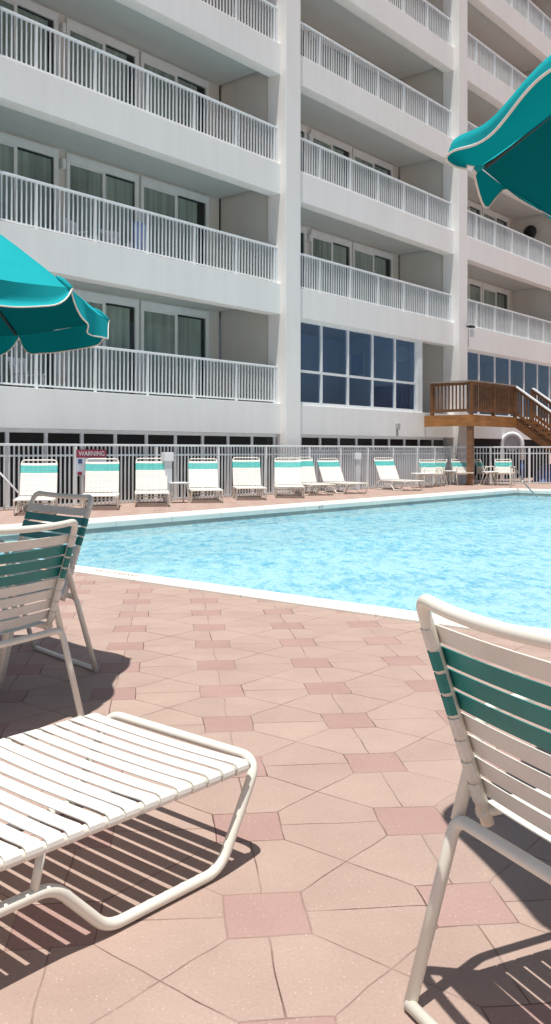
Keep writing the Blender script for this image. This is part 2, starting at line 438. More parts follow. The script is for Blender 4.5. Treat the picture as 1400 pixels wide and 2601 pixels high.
def basin():
    mb = MB(); z0 = -0.75
    a = [W(PU0, PN0, -0.29), W(PU1, PN0, -0.29), W(PU1, PN1, -0.29), W(PU0, PN1, -0.29)]
    b = [p + Vector((0, 0, z0 + 0.29)) for p in a]
    mb.add(a + b, [(k, (k + 1) % 4, (k + 1) % 4 + 4, k + 4) for k in range(4)] + [(4, 5, 6, 7)])
    tag(mb.build('pool_basin', M['basin'], fix=False), 'pale blue plaster pool basin under the water', None, None, 'structure')
    mb = MB()
    mb.add([W(PU0, PN0, WATER), W(PU1, PN0, WATER), W(PU1, PN1, WATER), W(PU0, PN1, WATER)], [(0, 1, 2, 3)])
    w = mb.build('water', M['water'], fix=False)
    for p in w.data.polygons:
        if p.normal.z < 0: p.flip()
    tag(w, 'clear light blue rippled swimming pool water', None, None, 'structure')
basin()
# depth marks: on the far coping face, and on the near coping
def mark(s, size, u, n, z, flat, mat):
    t = text('depth_lettering', s, size, mat, cop)
    if flat: t.matrix_world = Matrix.Translation(W(u, n, z)) @ Matrix((( NN.x, D.x * -1, 0, 0), (NN.y, D.y * -1, 0, 0), (0, 0, -1, 0), (0, 0, 0, 1))).to_4x4()
    else:
        x, y, nz = D, Vector((0, 0, 1)), NN
        t.matrix_world = Matrix.Translation(W(u, n, z)) @ Matrix(((x.x, y.x, nz.x, 0), (x.y, y.y, nz.y, 0), (x.z, y.z, nz.z, 0), (0, 0, 0, 1)))
    return t
mark('4 FT', 0.09, -3.35, PN0 + 0.0055, -0.055, False, M['text_dark'])
mark('3 FT', 0.09, -11.45, PN0 + 0.0055, -0.055, False, M['text_dark'])
tx = text('depth_lettering', 'NO DIVING', 0.115, M['text_grey'], cop)
xa, ya = NN, D                                        # reads from the deck side
tx.matrix_world = Matrix.Translation(W(PU0 - 0.165, 8.70, 0.0235)) @ Matrix(((xa.x, ya.x, 0, 0), (xa.y, ya.y, 0, 0), (0, 0, 1, 0), (0, 0, 0, 1)))

# ------------------------------------------------------------------ hotel building
B1, F, FH = 1.53, 3.15, 0.80
NB, LV = 3, 8
BAY = 9.39
hotel = empty('hotel_building', P0, RZ, 'white multi storey beachfront hotel with recessed balconies behind the pool', 'hotel')
def hb(mb, name, mat, parent=hotel): return mb.build(name, mat, parent)
def bay_u(b): return (b - 1) * BAY          # bay 1 ends at pillar u=.226; its own zero
TOPZ = B1 + F * LV
PIL = (0.226, 0.842)
for k in range(-1, NB):
    mb = MB(); u0, u1 = PIL[0] + k * BAY, PIL[1] + k * BAY
    mb.bbox(u0, u1, -0.20, 0.42, -0.05, TOPZ + 0.8, 0.015)
    hb(mb, 'pillar', M['pillar'])
    mb = MB()
    for z in [B1 + F * i + FH for i in range(LV)]:
        mb.box(u0 + 0.06, u1 - 0.06, 0.43, 2.2, z - FH + 0.02, z + F - FH - 0.001 + 0.02)
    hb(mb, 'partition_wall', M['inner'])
slab_i = [B1 + F * i for i in range(LV + 1)]
for b in range(NB):
    ua, ub = PIL[1] + (b - 1) * BAY, PIL[0] + b * BAY
    for i in range(LV + 1):
        z = slab_i[i]
        mb = MB(); mb.bbox(ua + 0.001, ub - 0.001, 0.0, 0.35, z, z + FH, 0.012)
        if i == 0 and b == 1: pass
        hb(mb, 'balcony_fascia', M['wall'])
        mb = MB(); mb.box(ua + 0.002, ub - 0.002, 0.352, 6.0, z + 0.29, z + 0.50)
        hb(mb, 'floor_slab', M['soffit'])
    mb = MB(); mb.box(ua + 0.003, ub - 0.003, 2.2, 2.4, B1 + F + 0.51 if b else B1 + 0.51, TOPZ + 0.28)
    wallb = hb(mb, 'back_wall', M['inner'])

for k in (-1, NB - 1):
    mb = MB(); mb.box(PIL[0] + k * BAY + 0.05, PIL[1] + k * BAY - 0.003, 2.203, 6.25, -0.05, TOPZ + 0.79); hb(mb, 'end_wall', M['wall'])

# window units: three per bay, each a pair of sliding panes with curtains behind
UNITS = ((-2.72, -0.25), (-5.02, -2.80), (-7.55, -5.26))
def window_unit(u0, u1, z0, z1, gap, first):
    y = 2.2
    mb = MB()
    mb.box(u0, u1, y - 0.07, y - 0.005, z1 - 0.20, z1); mb.box(u0, u1, y - 0.07, y - 0.005, z0, z0 + 0.08)
    mb.box(u0, u0 + 0.09, y - 0.07, y - 0.005, z0 + 0.081, z1 - 0.201); mb.box(u1 - 0.12, u1, y - 0.07, y - 0.005, z0 + 0.081, z1 - 0.201)
    um = (u0 + u1) / 2; mb.box(um - 0.045, um + 0.045, y - 0.065, y - 0.006, z0 + 0.081, z1 - 0.201)
    mb.box(u0 + 0.091, um - 0.046, y - 0.06, y - 0.02, z1 - 0.25, z1 - 0.201)
    fr = hb(mb, 'window', M['frame'])
    mb = MB(); mb.box(u0 + 0.09, um - 0.045, y - 0.045, y - 0.038, z0 + 0.081, z1 - 0.201); mb.box(um + 0.045, u1 - 0.12, y - 0.035, y - 0.028, z0 + 0.081, z1 - 0.201)
    mb.build('pane', M['glass'], fr)
    # curtain with soft folds, leaving a dark gap
    mb = MB(); c0, c1 = u0 + 0.09, u1 - 0.12 - gap; n = 60
    for k in range(n + 1):
        x = c0 + (c1 - c0) * k / n; yy = y - 0.018 + 0.007 * math.sin(k * 1.35) + 0.003 * math.sin(k * 0.6 + u0)
        mb.v += [(x, yy, z0 + 0.09), (x, yy, z1 - 0.25)]
    for k in range(n): mb.face((2 * k, 2 * k + 2, 2 * k + 3, 2 * k + 1), 0, True)
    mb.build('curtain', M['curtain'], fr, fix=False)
    mb = MB(); mb.box(u0 + 0.09, u1 - 0.12, y + 0.001, y + 0.02, z0 + 0.081, z1 - 0.201)
    return fr
rg = random.Random(3)
dk = MB()
for b in range(NB):
    for i in range(4):
        if i == 0 and b > 0: continue
        z0 = B1 + F * i + 0.51; z1 = B1 + F * (i + 1) + 0.22
        for q, (a, c) in enumerate(UNITS):
            u0, u1 = a + b * BAY, c + b * BAY
            window_unit(u0, u1, z0, z1, rg.choice((0.05, 0.15, 0.25, 0.3)), False)
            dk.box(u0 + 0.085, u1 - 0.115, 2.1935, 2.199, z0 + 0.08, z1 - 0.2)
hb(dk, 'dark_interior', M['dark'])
# small wall lanterns between the units
for b in range(NB):
    for i in range(1 if b else 1, 4):
        mb = MB(); u = -5.14 + b * BAY; z = B1 + F * i + 2.95
        mb.bbox(u - 0.05, u + 0.05, 2.06, 2.19, z, z + 0.24, 0.02)
        hb(mb, 'wall_lamp', M['plastic'])

# railings: handrail, bottom rail, posts and pickets
def railing(ua, ub, z0, z1, y, posts, name='railing'):
    mb = MB()
    mb.bbox(ua, ub, y - 0.035, y + 0.035, z1 - 0.055, z1, 0.012)
    mb.box(ua, ub, y - 0.018, y + 0.018, z0 + 0.045, z0 + 0.08)
    xs = sorted([ua + 0.02] + [p for p in posts if ua + 0.1 < p < ub - 0.05] + [ub - 0.03])
    pk = MB()
    for a, c in zip(xs, xs[1:]):
        n = max(1, round((c - a) / 0.114))
        for k in range(1, n):
            x = a + (c - a) * k / n
            pk.box(x - 0.0125, x + 0.0125, y - 0.0125, y + 0.0125, z0 + 0.081, z1 - 0.056)
    for x in xs[1:]:
        mb.box(x - 0.025, x + 0.025, y - 0.028, y + 0.028, z0 - 0.02, z1 - 0.054)
    r = hb(mb, name, M['white_metal'])
    pk.build('pickets', M['rail_picket'], r)
    return r
for b in range(NB):
    ua, ub = PIL[1] + (b - 1) * BAY, PIL[0] + b * BAY
    for i in range(LV):
        if i == 0 and b > 0: continue
        z = B1 + F * i + FH
        railing(ua + 0.002, ub - 0.002, z, z + 0.99, 0.12, [0.11 - 1.48 * k + b * BAY for k in range(0, 7)])

# storey one, middle bay: lobby glazing flush with the front; third bay: a ribbon of glass
def glazing(u0, u1, mull, z0, z1, zm, y, side=0.0):
    mb = MB(); t = 0.10
    mb.box(u0, u1, y, y + 0.09, z1 - 0.09, z1); mb.box(u0, u1, y, y + 0.09, z0, z0 + 0.09)
    for m in mull: mb.box(m - 0.04, m + 0.04, y, y + 0.09, z0 + 0.091, z1 - 0.091)
    if zm:
        xs = [u0] + list(mull) + [u1]
        for a, c in zip(xs, xs[1:]):
            if c - a > 0.2: mb.box(a + 0.041, c - 0.041, y + 0.003, y + 0.085, zm - 0.035, zm + 0.035)
    fr = hb(mb, 'window', M['frame'])
    mb = MB(); mb.box(u0 + 0.02, u1 - 0.02, y + 0.042, y + 0.05, z0 + 0.09, z1 - 0.09)
    mb.build('pane', M['glass_lobby'], fr)
    return fr
ZL0, ZL1 = B1 + FH, B1 + F
glazing(0.845, 7.30, (0.90, 2.157, 3.45, 4.735, 6.0, 7.255), ZL0 + 0.002, ZL1 - 0.002, 3.26, 0.08)
glazing(10.235, 19.00, (10.45, 11.657, 12.93, 14.2, 15.49, 16.77, 18.0), ZL0 + 0.002, ZL1 - 0.002, None, 0.08)
mb = MB(); mb.box(7.302, 7.62, 0.06, 0.34, ZL0 + 0.002, ZL1 - 0.002); hb(mb, 'door_jamb', M['frame'])
# lobby room behind: floor, walls, a few shapes one can make out
mb = MB()
mb.box(0.85, 7.60, 3.3, 3.4, ZL0 - 0.28, ZL1 + 0.28); mb.box(7.53, 7.6, 0.36, 3.29, ZL0 - 0.28, ZL1 + 0.28)
mb.box(10.24, 19.0, 3.6, 3.7, ZL0 - 0.28, ZL1 + 0.28)
hb(mb, 'room_wall', M['room'])
mb = MB(); mb.box(7.64, 9.55, 1.9, 2.0, ZL0 - 0.29, ZL1 + 0.28); hb(mb, 'recess_wall', M['inner'])
mb = MB(); mb.box(8.05, 9.0, 1.84, 1.89, ZL0 - 0.28, ZL0 + 2.05); hb(mb, 'door', M['soffit'])
ck = empty('wall_clock', W(7.526, -0.754, 4.28), RZ, 'round white wall clock seen through the lobby glass', 'clock')
mb = MB(); mb.lathe([(0.27, 0.0), (0.30, 0.02), (0.28, 0.045), (0.24, 0.03)], 28); q = mb.build('rim', M['plastic'], ck); q.rotation_euler = (0, -PI / 2, 0)
mb = MB(); mb.lathe([(0.235, 0.0), (0.235, 0.026)], 28); q = mb.build('dial', M['room'], ck); q.rotation_euler = (0, -PI / 2, 0)
pf = empty('picture_frame', W(7.50, -2.54, 4.05), RZ - PI / 2, 'small framed picture on the lobby side wall', 'picture')
mb = MB(); mb.box(-0.30, -0.25, -0.02, 0.03, -0.4, 0.4); mb.box(0.25, 0.30, -0.02, 0.03, -0.4, 0.4); mb.box(-0.249, 0.249, -0.02, 0.03, 0.35, 0.4); mb.box(-0.249, 0.249, -0.02, 0.03, -0.4, -0.35); mb.build('border', M['plastic'], pf)
mb = MB(); mb.box(-0.245, 0.245, 0.0, 0.02, -0.345, 0.345); mb.build('print', M['bluecloth'], pf)
# below storey one: strip windows under the fascia, walls and dark voids
mb = MB(); pn = MB()
def strip(u0, u1, mull, z0, z1, y=0.10):
    mb.box(u0, u1, y, y + 0.08, z1 - 0.075, z1); mb.box(u0, u1, y, y + 0.08, z0, z0 + 0.06)
    for m in mull: mb.box(m - 0.04, m + 0.04, y, y + 0.08, z0 + 0.061, z1 - 0.076)
    pn.box(u0, u1, y + 0.035, y + 0.042, z0 + 0.06, z1 - 0.076)
strip(-8.54, 0.22, [-8.5] + [-7.959 + 0.898 * k for k in range(9)] + [0.12], -0.09, B1 - 0.002)
strip(0.845, 9.06, [0.90] + [1.676 + 0.893 * k - 0.45 for k in range(9)], 1.06, B1 - 0.002)
fr = hb(mb, 'basement_window', M['frame']); pn.build('pane', M['darkpane'], fr)
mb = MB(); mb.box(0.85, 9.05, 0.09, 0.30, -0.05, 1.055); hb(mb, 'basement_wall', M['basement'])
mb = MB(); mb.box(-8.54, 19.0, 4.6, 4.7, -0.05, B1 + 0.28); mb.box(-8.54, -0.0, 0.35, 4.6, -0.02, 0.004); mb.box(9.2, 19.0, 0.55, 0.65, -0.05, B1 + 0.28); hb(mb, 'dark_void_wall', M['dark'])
mb = MB()
for k in range(9):
    u = -8.0 + k * 0.95; mb.box(u, u + 0.5, 1.2 + 0.1 * (k % 3), 1.6, B1 - 0.35 - 0.05 * (k % 2), B1 - 0.28 - 0.05 * (k % 2))
hb(mb, 'ceiling_pipe', M['greymetal'])
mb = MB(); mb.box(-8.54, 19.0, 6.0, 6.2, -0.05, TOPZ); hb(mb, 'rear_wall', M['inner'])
# floodlight with conduit and a junction box on the facade
fl = empty('floodlight', W(10.25, 0.20, 4.80), RZ, 'small wall floodlight with conduit beside the second pillar', 'floodlight')
mb = MB(); mb.tube([(0, -0.03, -0.1), (0, -0.03, 0.52)], 0.014, 8); mb.build('conduit', M['greymetal'], fl)
mb = MB(); mb.bbox(-0.16, 0.16, -0.20, -0.04, 0.55, 0.62, 0.015); mb.build('lamp_head', M['black'], fl)
mb = MB(); mb.bbox(0.10, 0.22, -0.14, -0.03, 0.25, 0.50, 0.02); mb.build('sensor_box', M['plastic'], fl)
jb = empty('junction_box', W(5.95, 0.0, 1.70), RZ, 'small grey electrical box on the wall under the lobby glass', 'electrical box')
mb = MB(); mb.bbox(-0.07, 0.07, -0.09, 0.0, 0.05, 0.24, 0.012); mb.build('housing', M['greymetal'], jb)
mb = MB(); mb.tube([(0, -0.03, -0.16), (0, -0.03, 0.05)], 0.02, 8); mb.build('conduit', M['greymetal'], jb)
wv = empty('round_vent', W(18.98, -1.35, 10.55), RZ, 'black round vent on the balcony side wall under the right umbrella', 'vent')
mb = MB(); mb.lathe([(0.27, 0.0), (0.30, 0.05), (0.26, 0.10), (0.10, 0.14)], 24); q = mb.build('cowl', M['black'], wv); q.rotation_euler = (0, -PI / 2, 0)

# balcony furniture, second storey of the first bay
def plastic_chair(u, n, z, rz, label):
    t = empty('balcony_chair', W(u, n, z), RZ + rz, label, 'chair', 'white plastic balcony chairs')
    mb = MB(); mb.bbox(-0.24, 0.24, -0.24, 0.22, 0.40, 0.435, 0.012); mb.build('seat', M['plastic'], t)
    mb = MB()
    for k in range(5): mb.obox((-0.18 + k * 0.09, 0.30, 0.70), (0.035, 0, 0), (0, 0.008, 0), (0, 0.055, 0.27))
    mb.obox((0, 0.36, 0.98), (0.24, 0, 0), (0, 0.012, 0), (0, 0.008, 0.045)); mb.build('backrest', M['plastic'], t)
    for sx in (-0.22, 0.22):
        mb = MB(); mb.bar((sx, -0.22, 0), (sx * 0.95, -0.2, 0.64), 0.04, 0.04); mb.build('leg', M['plastic'], t)
        mb = MB(); mb.bar((sx, 0.25, 0), (sx * 0.95, 0.2, 0.40), 0.04, 0.04); mb.build('leg', M['plastic'], t)
        mb = MB(); mb.bbox(sx - 0.03, sx + 0.03, -0.24, 0.26, 0.645, 0.675, 0.01); mb.build('armrest', M['plastic'], t)
    return t
FZ2 = B1 + F + 0.502
plastic_chair(-5.5, -0.9, FZ2, 0.3, 'white slatted balcony chair behind the railing of the second storey, left one')
plastic_chair(-4.5, -0.95, FZ2, -0.2, 'white slatted balcony chair next to the blue towel')
tw = MB(); n = 14
for k in range(n + 1):
    x = -4.28 + 0.42 * k / n; wv_ = 0.012 * math.sin(k * 1.2)
    tw.v += [(x, 0.585 + wv_, FZ2 + 1.12), (x, 0.60 + wv_, FZ2 + 1.16), (x, 0.63 + wv_, FZ2 + 1.12), (x, 0.64 + wv_ * 1.8, FZ2 + 0.42)]
for k in range(n):
    for j in range(3): tw.face((4 * k + j, 4 * k + 4 + j, 4 * k + 5 + j, 4 * k + 1 + j), 0, True)
o = tw.build('beach_towel', M['bluecloth'], fix=False); o.location = P0; o.rotation_euler = (0, 0, RZ)
tag(o, 'pale blue beach towel hung up on the second storey balcony', 'towel')
plastic_chair(-6.9, -0.95, B1 + 0.502, 0.1, 'white slatted chair on the lowest balcony behind the left umbrella')

# ------------------------------------------------------------------ pool fence
FN = 0.62
fence = empty('pool_fence', W(0, FN), RZ, 'long white picket pool fence behind the row of loungers', 'fence')
posts = [-12.3, -10.5, -8.64, -6.9, -4.75, -2.81, -1.1, 0.66, 2.06, 3.4, 4.74, 6.13, 7.2, 8.3]
FT = 1.185
def fence_run(root, posts, skip_first=False):
    for p in posts[1 if skip_first else 0:]:
        mb = MB(); mb.bbox(p - 0.032, p + 0.032, -0.032, 0.032, 0, FT - 0.002, 0.006); mb.build('post', M['white_metal'], root)
    mb = MB(); mb.bbox(posts[0] + (0.036 if skip_first else 0), posts[-1], -0.034, 0.034, FT, FT + 0.045, 0.01); mb.build('top_rail', M['white_metal'], root)
    for a, c in zip(posts, posts[1:]):
        mb = MB(); a2, c2 = a + 0.034, c - 0.034
        mb.box(a2, c2, -0.014, 0.014, FT - 0.20, FT - 0.165); mb.box(a2, c2, -0.014, 0.014, 0.035, 0.065)
        n = round((c2 - a2) / 0.104)
        for k in range(1, n):
            x = a2 + (c2 - a2) * k / n; mb.box(x - 0.0115, x + 0.0115, -0.0175, 0.0105, 0.0, FT - 0.001)
        mb.build('picket_panel', M['picket'], root)
fence_run(fence, posts)
K = W(8.3, FN)
fence2 = empty('pool_fence', K, 0.0, 'white picket pool fence crossing in front of the wooden stair at the right', 'fence')
fence_run(fence2, [0, 1.28, 2.55, 3.45, 4.7, 6.1, 7.5], True)
# warning sign hung on the fence
sg = empty('warning_sign', W(-6.53, FN + 0.045, 0), RZ, 'red topped WARNING sign hung on the fence', 'sign')
mb = MB(); mb.box(-0.37, 0.37, -0.012, 0.0, 0.955, 1.115); mb.build('header', M['red'], sg)
mb = MB(); mb.box(-0.37, 0.37, -0.012, 0.0, 0.60, 0.953); mb.build('board', M['signwhite'], sg)
mb = MB(); mb.box(-0.34, -0.24, -0.016, -0.0125, 0.84, 0.93); mb.box(-0.355, -0.245, -0.016, -0.0125, 0.61, 0.68, 1); mb.build('pictogram', [M['signblue'], M['red']], sg)
t = text('lettering', 'WARNING', 0.135, M['plastic'], sg); t.rotation_euler = (PI / 2, 0, 0); t.location = (0, -0.0145, 1.033)

# ------------------------------------------------------------------ strap furniture
TR = 0.0135
def strap_path(a, zc, arc0, r, bow=0.0, n=12):
    """cross-section path of a strap: wraps the left tube, runs across, wraps the right tube (x, z) with normals"""
    pts, nr = [], []
    rr = r + 0.0035
    for k in range(6):
        t = math.radians(250 - (250 - 90) * k / 5); pts.append((-a + rr * math.cos(t), zc + rr * math.sin(t))); nr.append((math.cos(t), math.sin(t)))
    for k in range(1, n):
        x = -a + 2 * a * k / n; pts.append((x, zc + rr - bow * (1 - (x / a) ** 2))); nr.append((0, 1))
    for k in range(6):
        t = math.radians(90 - (160) * k / 5); pts.append((a + rr * math.cos(t), zc + rr * math.sin(t))); nr.append((math.cos(t), math.sin(t)))
    return pts, nr
def chaise_parts(root, half, back_deg, pale_teal, back=True):
    a = half; zc = 0.262; L1 = 1.12; Lb = 0.72
    green = M['strap_aqua'] if pale_teal else M['strap_green']
    mb = MB()                                              # seat rails
    for s in (-1, 1): mb.tube([(s * a, 0.012, zc), (s * a, 0.6, zc - 0.004), (s * a, L1, zc)], TR, 10)
    mb.build('seat_rail', M['cream'], root)
    ii = a - 0.002
    mb = MB()                                              # foot bow: end bar curving down into both foot legs, sled and low rail
    pts = []
    def side(s): return [(s * a, -0.03, zc + 0.004), (s * ii, 0.115, 0.017), (s * ii, 0.485, 0.017), (s * ii, 0.63, 0.165), (s * ii, 0.92, 0.165), (s * ii, 1.06, 0.017), (s * ii, 1.40, 0.017)]
    L = side(-1)[::-1]; R = side(1)
    pts = fillet(L + R, [0.10, 0.10, 0.10, 0.10, 0.09, 0.06, 0.06, 0.09, 0.10, 0.10, 0.10, 0.10], 7)
    mb.tube(pts, TR + 0.0005, 12)
    mb.build('base_frame', M['cream'], root)
    for s in (-1, 1):
        mb = MB(); mb.tube([(s * ii, 0.68, 0.17), (s * a, 0.66, zc - 0.005)], 0.010, 8); mb.build('strut', M['cream'], root)
        mb = MB(); mb.tube([(s * ii, 1.38, 0.017), (s * ii, 1.40, 0.10), (s * a, L1 + 0.05, zc)], 0.012, 8); mb.build('brace', M['cream'], root)
    mb = MB(); mb.tube([(-ii, 1.40, 0.017), (ii, 1.40, 0.017)], 0.012, 8); mb.build('rear_bar', M['cream'], root)
    mb = MB(); mb.tube([(-ii, 0.76, 0.165), (ii, 0.76, 0.165)], 0.011, 8); mb.build('cross_bar', M['cream'], root)
    mb = MB(); P, Q = strap_path(a, zc, 0, TR, 0.006); y = 0.045
    rs = random.Random(11)
    while y < L1 - 0.03:
        w = 0.0208
        dz = rs.uniform(-0.0015, 0.0015); tl = rs.uniform(-0.003, 0.003)
        mb.band([(x, y + tl * (x / a), z + (dz if abs(x) < a * 0.9 else 0)) for x, z in P], (0, w, 0), [(x, 0, z) for x, z in Q], 0.003)
        y += 0.0535
    mb.build('seat_straps', M['strap_white'], root)
    # back: a hoop hinged at the seat end
    br = math.radians(back_deg); cy, cz = math.cos(br), math.sin(br)
    def B(x, s, off=0.0): return (x, L1 + s * cy - off * cz, zc + s * cz + off * cy)
    mb = MB(); h = fillet([B(-a + 0.012, -0.02), B(-a + 0.012, Lb), B(a - 0.012, Lb), B(a - 0.012, -0.02)], 0.07, 8)
    mb.tube(h, TR - 0.001, 10); mb.build('back_frame', M['cream'], root)
    mb = MB(); s = Lb - 0.085; k = 0; P, Q = strap_path(a - 0.012, 0, 0, TR, 0.012)
    while s > 0.02:
        gi = 1 if k in (1, 2, 3) else 0
        if k in (1, 2, 3) or True:
            mb.band([B(x, s, z) for x, z in P], Vector(B(0, 0.0225)) - Vector(B(0, 0)), [(x, -z * cz, z * cy) for x, z in Q], 0.003, gi)
        s -= 0.049; k += 1
    mb.build('back_straps', [M['strap_white'], green], root)
    if back:
        for sx in (-1, 1):
            mb = MB(); mb.tube([B(sx * (a - 0.03), 0.36, -0.02), (sx * (a - 0.05), 1.38, 0.03)], 0.009, 8); mb.build('back_prop', M['cream'], root)

ch0 = empty('strap_chaise', (-0.262, 2.575, 0), math.radians(138.7), 'white strap chaise in the left foreground with its shadow striped on the pavers', 'chaise longue')
chaise_parts(ch0, 0.315, 38, False)

LG = [((-3.80, 14.85), 10.2, 66, 'white strap lounger farthest left, partly behind the grey shaded chair back'),
      ((-2.93, 16.141), 7.8, 68, 'white strap lounger directly under the red WARNING sign'),
      ((-2.085, 17.149), 7.7, 68, 'white strap lounger between the WARNING sign and the small side table'),
      ((-1.092, 18.429), 7.6, 64, 'white strap lounger just right of the small side table'),
      ((-0.173, 19.445), 6.2, 68, 'white strap lounger standing alone just left of the overlapping pair'),
      ((0.694, 20.242), 0.3, 64, 'white strap lounger in front of the overlapping pair by the first pillar'),
      ((1.53, 21.474), 19.7, 66, 'white strap lounger half hidden behind its neighbour by the first pillar'),
      ((2.458, 22.248), 26.5, 60, 'white strap lounger turned sideways beside the far white pedestal'),
      ((4.197, 23.976), 27.1, 60, 'white strap lounger on the far right next to the patio tables')]
variants = {}
for i, (p, a, ang, lab) in enumerate(LG):
    if ang not in variants:
        o = empty('strap_lounger', (0, 0, 0), 0, lab, 'lounger', 'strap loungers in a row along the fence'); chaise_parts(o, 0.325, ang, True); variants[ang] = o
    else: o = copy_tree(variants[ang])
    o.location = (p[0], p[1], 0); o.rotation_euler = (0, 0, math.radians(a)); o['label'] = lab

def chair_parts(root, k=1.0, half=0.29, rad=0.055, white='strap_beige', green='strap_green', frame='cream'):
    a = half; r = TR
    z = lambda v: v * k
    mb = MB()                                              # rear legs, a bowed U with its bar at seat height
    mb.tube(fillet([(-a, 0, r), (-a, 0.11, z(.36)), (a, 0.11, z(.36)), (a, 0, r)], 0.036, 7), r, 12); mb.build('rear_leg_frame', M[frame], root)
    mb = MB(); mb.tube(fillet([(-a, -0.003, r + 0.002), (-a, -0.003, r), (a, -0.003, r), (a, -0.003, r + 0.002)], 0.0, 3)[1:-1], r * 0.95, 10)
    mb.build('ground_bar', M[frame], root)
    mb = MB(); mb.tube(fillet([(-a, 0.50, r), (-a, 0.42, z(.355)), (a, 0.42, z(.355)), (a, 0.50, r)], 0.05, 7), r, 12); mb.build('front_leg_frame', M[frame], root)
    for s in (-1, 1):
        mb = MB(); mb.tube(fillet([(s * a, 0.112, z(.355)), (s * a, 0.18, z(.575)), (s * a, 0.47, z(.59)), (s * a, 0.425, z(.36))], [0.06, 0.06], 7), r, 12)
        mb.build('armrest', M[frame], root)
    b = a - 0.022
    mb = MB()                                              # seat rails and front bar
    mb.tube(fillet([(-b, 0.15, z(.372)), (-b, 0.58, z(.392)), (b, 0.58, z(.392)), (b, 0.15, z(.372))], 0.06, 7), r, 12); mb.build('seat_frame', M[frame], root)
    mb = MB(); P, Q = strap_path(b, 0, 0, r, 0.008); y = 0.19
    while y < 0.53:
        mb.band([(x, y, zz + z(.372) + (y - 0.15) * 0.047) for x, zz in P], (0, 0.0215, 0), [(x, 0, zz) for x, zz in Q], 0.003); y += 0.048
    mb.build('seat_straps', M[white], root)
    # back hoop, leaning backwards and bowed in plan
    top = Vector((0, 0.006, z(.815))); bot = Vector((0, 0.165, z(.365))); ln = (top - bot).length; up = (top - bot) / ln
    fw = Vector((0, up.z, -up.y))                          # forward normal of the back
    bow = lambda x, s: -0.03 * (1 - (x / b) ** 2) * max(0, (s - 0.85 * ln) / (0.15 * ln))
    def BP(x, s, off=0.0): return bot + up * s + Vector((x, 0, 0)) + fw * (bow(x, s) + off)
    hp = [BP(-b, -0.02), BP(-b, ln)] + [BP(-b + 2 * b * i / 12, ln) for i in range(2, 11)] + [BP(b, ln), BP(b, -0.02)]
    mb = MB(); mb.tube(fillet(hp, [rad] + [0] * 9 + [rad], 7), r, 12); mb.build('back_frame', M[frame], root)
    mb = MB(); d = 0.083; kk = 0; rr = r + 0.0035
    while d < ln - 0.01:
        s = ln - d * 1.0; gi = 1 if kk in (1, 2, 3) else 0
        path, nr = [], []
        # strap lies on the front of the tubes and wraps round them
        for j in range(7):
            t = math.radians(350 - 260 * j / 6); path.append(BP(-b, s) + Vector((rr * math.cos(t), 0, 0)) + fw * rr * math.sin(t)); nr.append(Vector((math.cos(t), 0, 0)) + fw * math.sin(t))
        for j in range(1, 14):
            x = -b + 2 * b * j / 14; path.append(BP(x, s, rr - 0.010 * (1 - (x / b) ** 2))); nr.append(fw)
        for j in range(7):
            t = math.radians(90 - 260 * j / 6); path.append(BP(b, s) + Vector((rr * math.cos(t), 0, 0)) + fw * rr * math.sin(t)); nr.append(Vector((math.cos(t), 0, 0)) + fw * math.sin(t))
        mb.band(path, up * 0.0196, nr, 0.003, gi)
        d += 0.0482; kk += 1
    mb.build('back_straps', [M[white], M[green]], root)

c1 = empty('strap_chair', (0.415, 1.471, 0), math.radians(-65.7), 'cream and teal strap chair seen from behind in the right foreground', 'chair', 'strap chairs in the foreground')
chair_parts(c1)
c2 = copy_tree(c1); c2.location = (-0.872, 3.341, 0); c2.rotation_euler = (0, 0, math.radians(59.3))
c2['label'] = 'cream and teal strap chair at the left edge, back towards the chaise'
c3 = empty('strap_chair', (-1.03, 4.63, 0), math.radians(131.3), 'greyish strap chair in the umbrella shade behind the left chair', 'chair', 'strap chairs in the foreground')
chair_parts(c3, 1.065, 0.325, 0.10)

# far patio chairs and tables by the wooden deck
pc = empty('patio_chair', W(6.15, 0.95), RZ + 2.5, 'strap patio chair turned side-on beside the round white table', 'chair', 'strap chairs under the wooden deck')
chair_parts(pc, 1.0, 0.27, 0.06, 'strap_white', 'strap_aqua')
for (p, rz, lab) in ((W(6.75, 1.15), RZ + 1.15, 'strap patio chair with curved arms between the two white tables'),
                     (Vector((6.343, 28.2, 0)), RZ + 2.5, 'shaded strap patio chair just left of the brown deck post'),
                     (Vector((7.0, 28.45, 0)), RZ - 2.3, 'shaded strap patio chair just right of the brown deck post'),
                     (Vector((7.78, 28.25, 0)), RZ + 2.2, 'half sunlit strap patio chair beside the white arched pipe')):
    o = copy_tree(pc); o.location = p; o.rotation_euler = (0, 0, rz); o['label'] = lab
def table(u, n, r, h, label, grp='small patio tables'):
    t = empty('patio_table', W(u, n) if n is not None else u, RZ, label, 'table', grp)
    mb = MB(); mb.lathe([(r - 0.02, h - 0.03), (r, h - 0.02), (r, h - 0.005), (r - 0.015, h)], 24); mb.build('tabletop', M['plastic'], t)
    for k in range(4):
        a = PI / 4 + k * PI / 2; mb = MB()
        mb.tube(fillet([(0.25 * r * math.cos(a), 0.25 * r * math.sin(a), h - 0.03), (0.6 * r * math.cos(a), 0.6 * r * math.sin(a), h * 0.55), (0.92 * r * math.cos(a), 0.92 * r * math.sin(a), 0.012)], 0.1), 0.012, 8)
        mb.build('leg', M['cream'], t)
    return t
table(5.27, 1.3, 0.34, 0.43, 'round white patio table right of the sideways loungers')
table(7.5, 0.95, 0.26, 0.46, 'small white patio table left of the shaded chair')
table(Vector((7.3, 27.95, 0)), None, 0.26, 0.44, 'small shaded table right of the deck post')
st = empty('side_table', (-1.73, 18.6, 0), 0.4, 'small white side table between two loungers by the near pedestal', 'table', 'small patio tables')
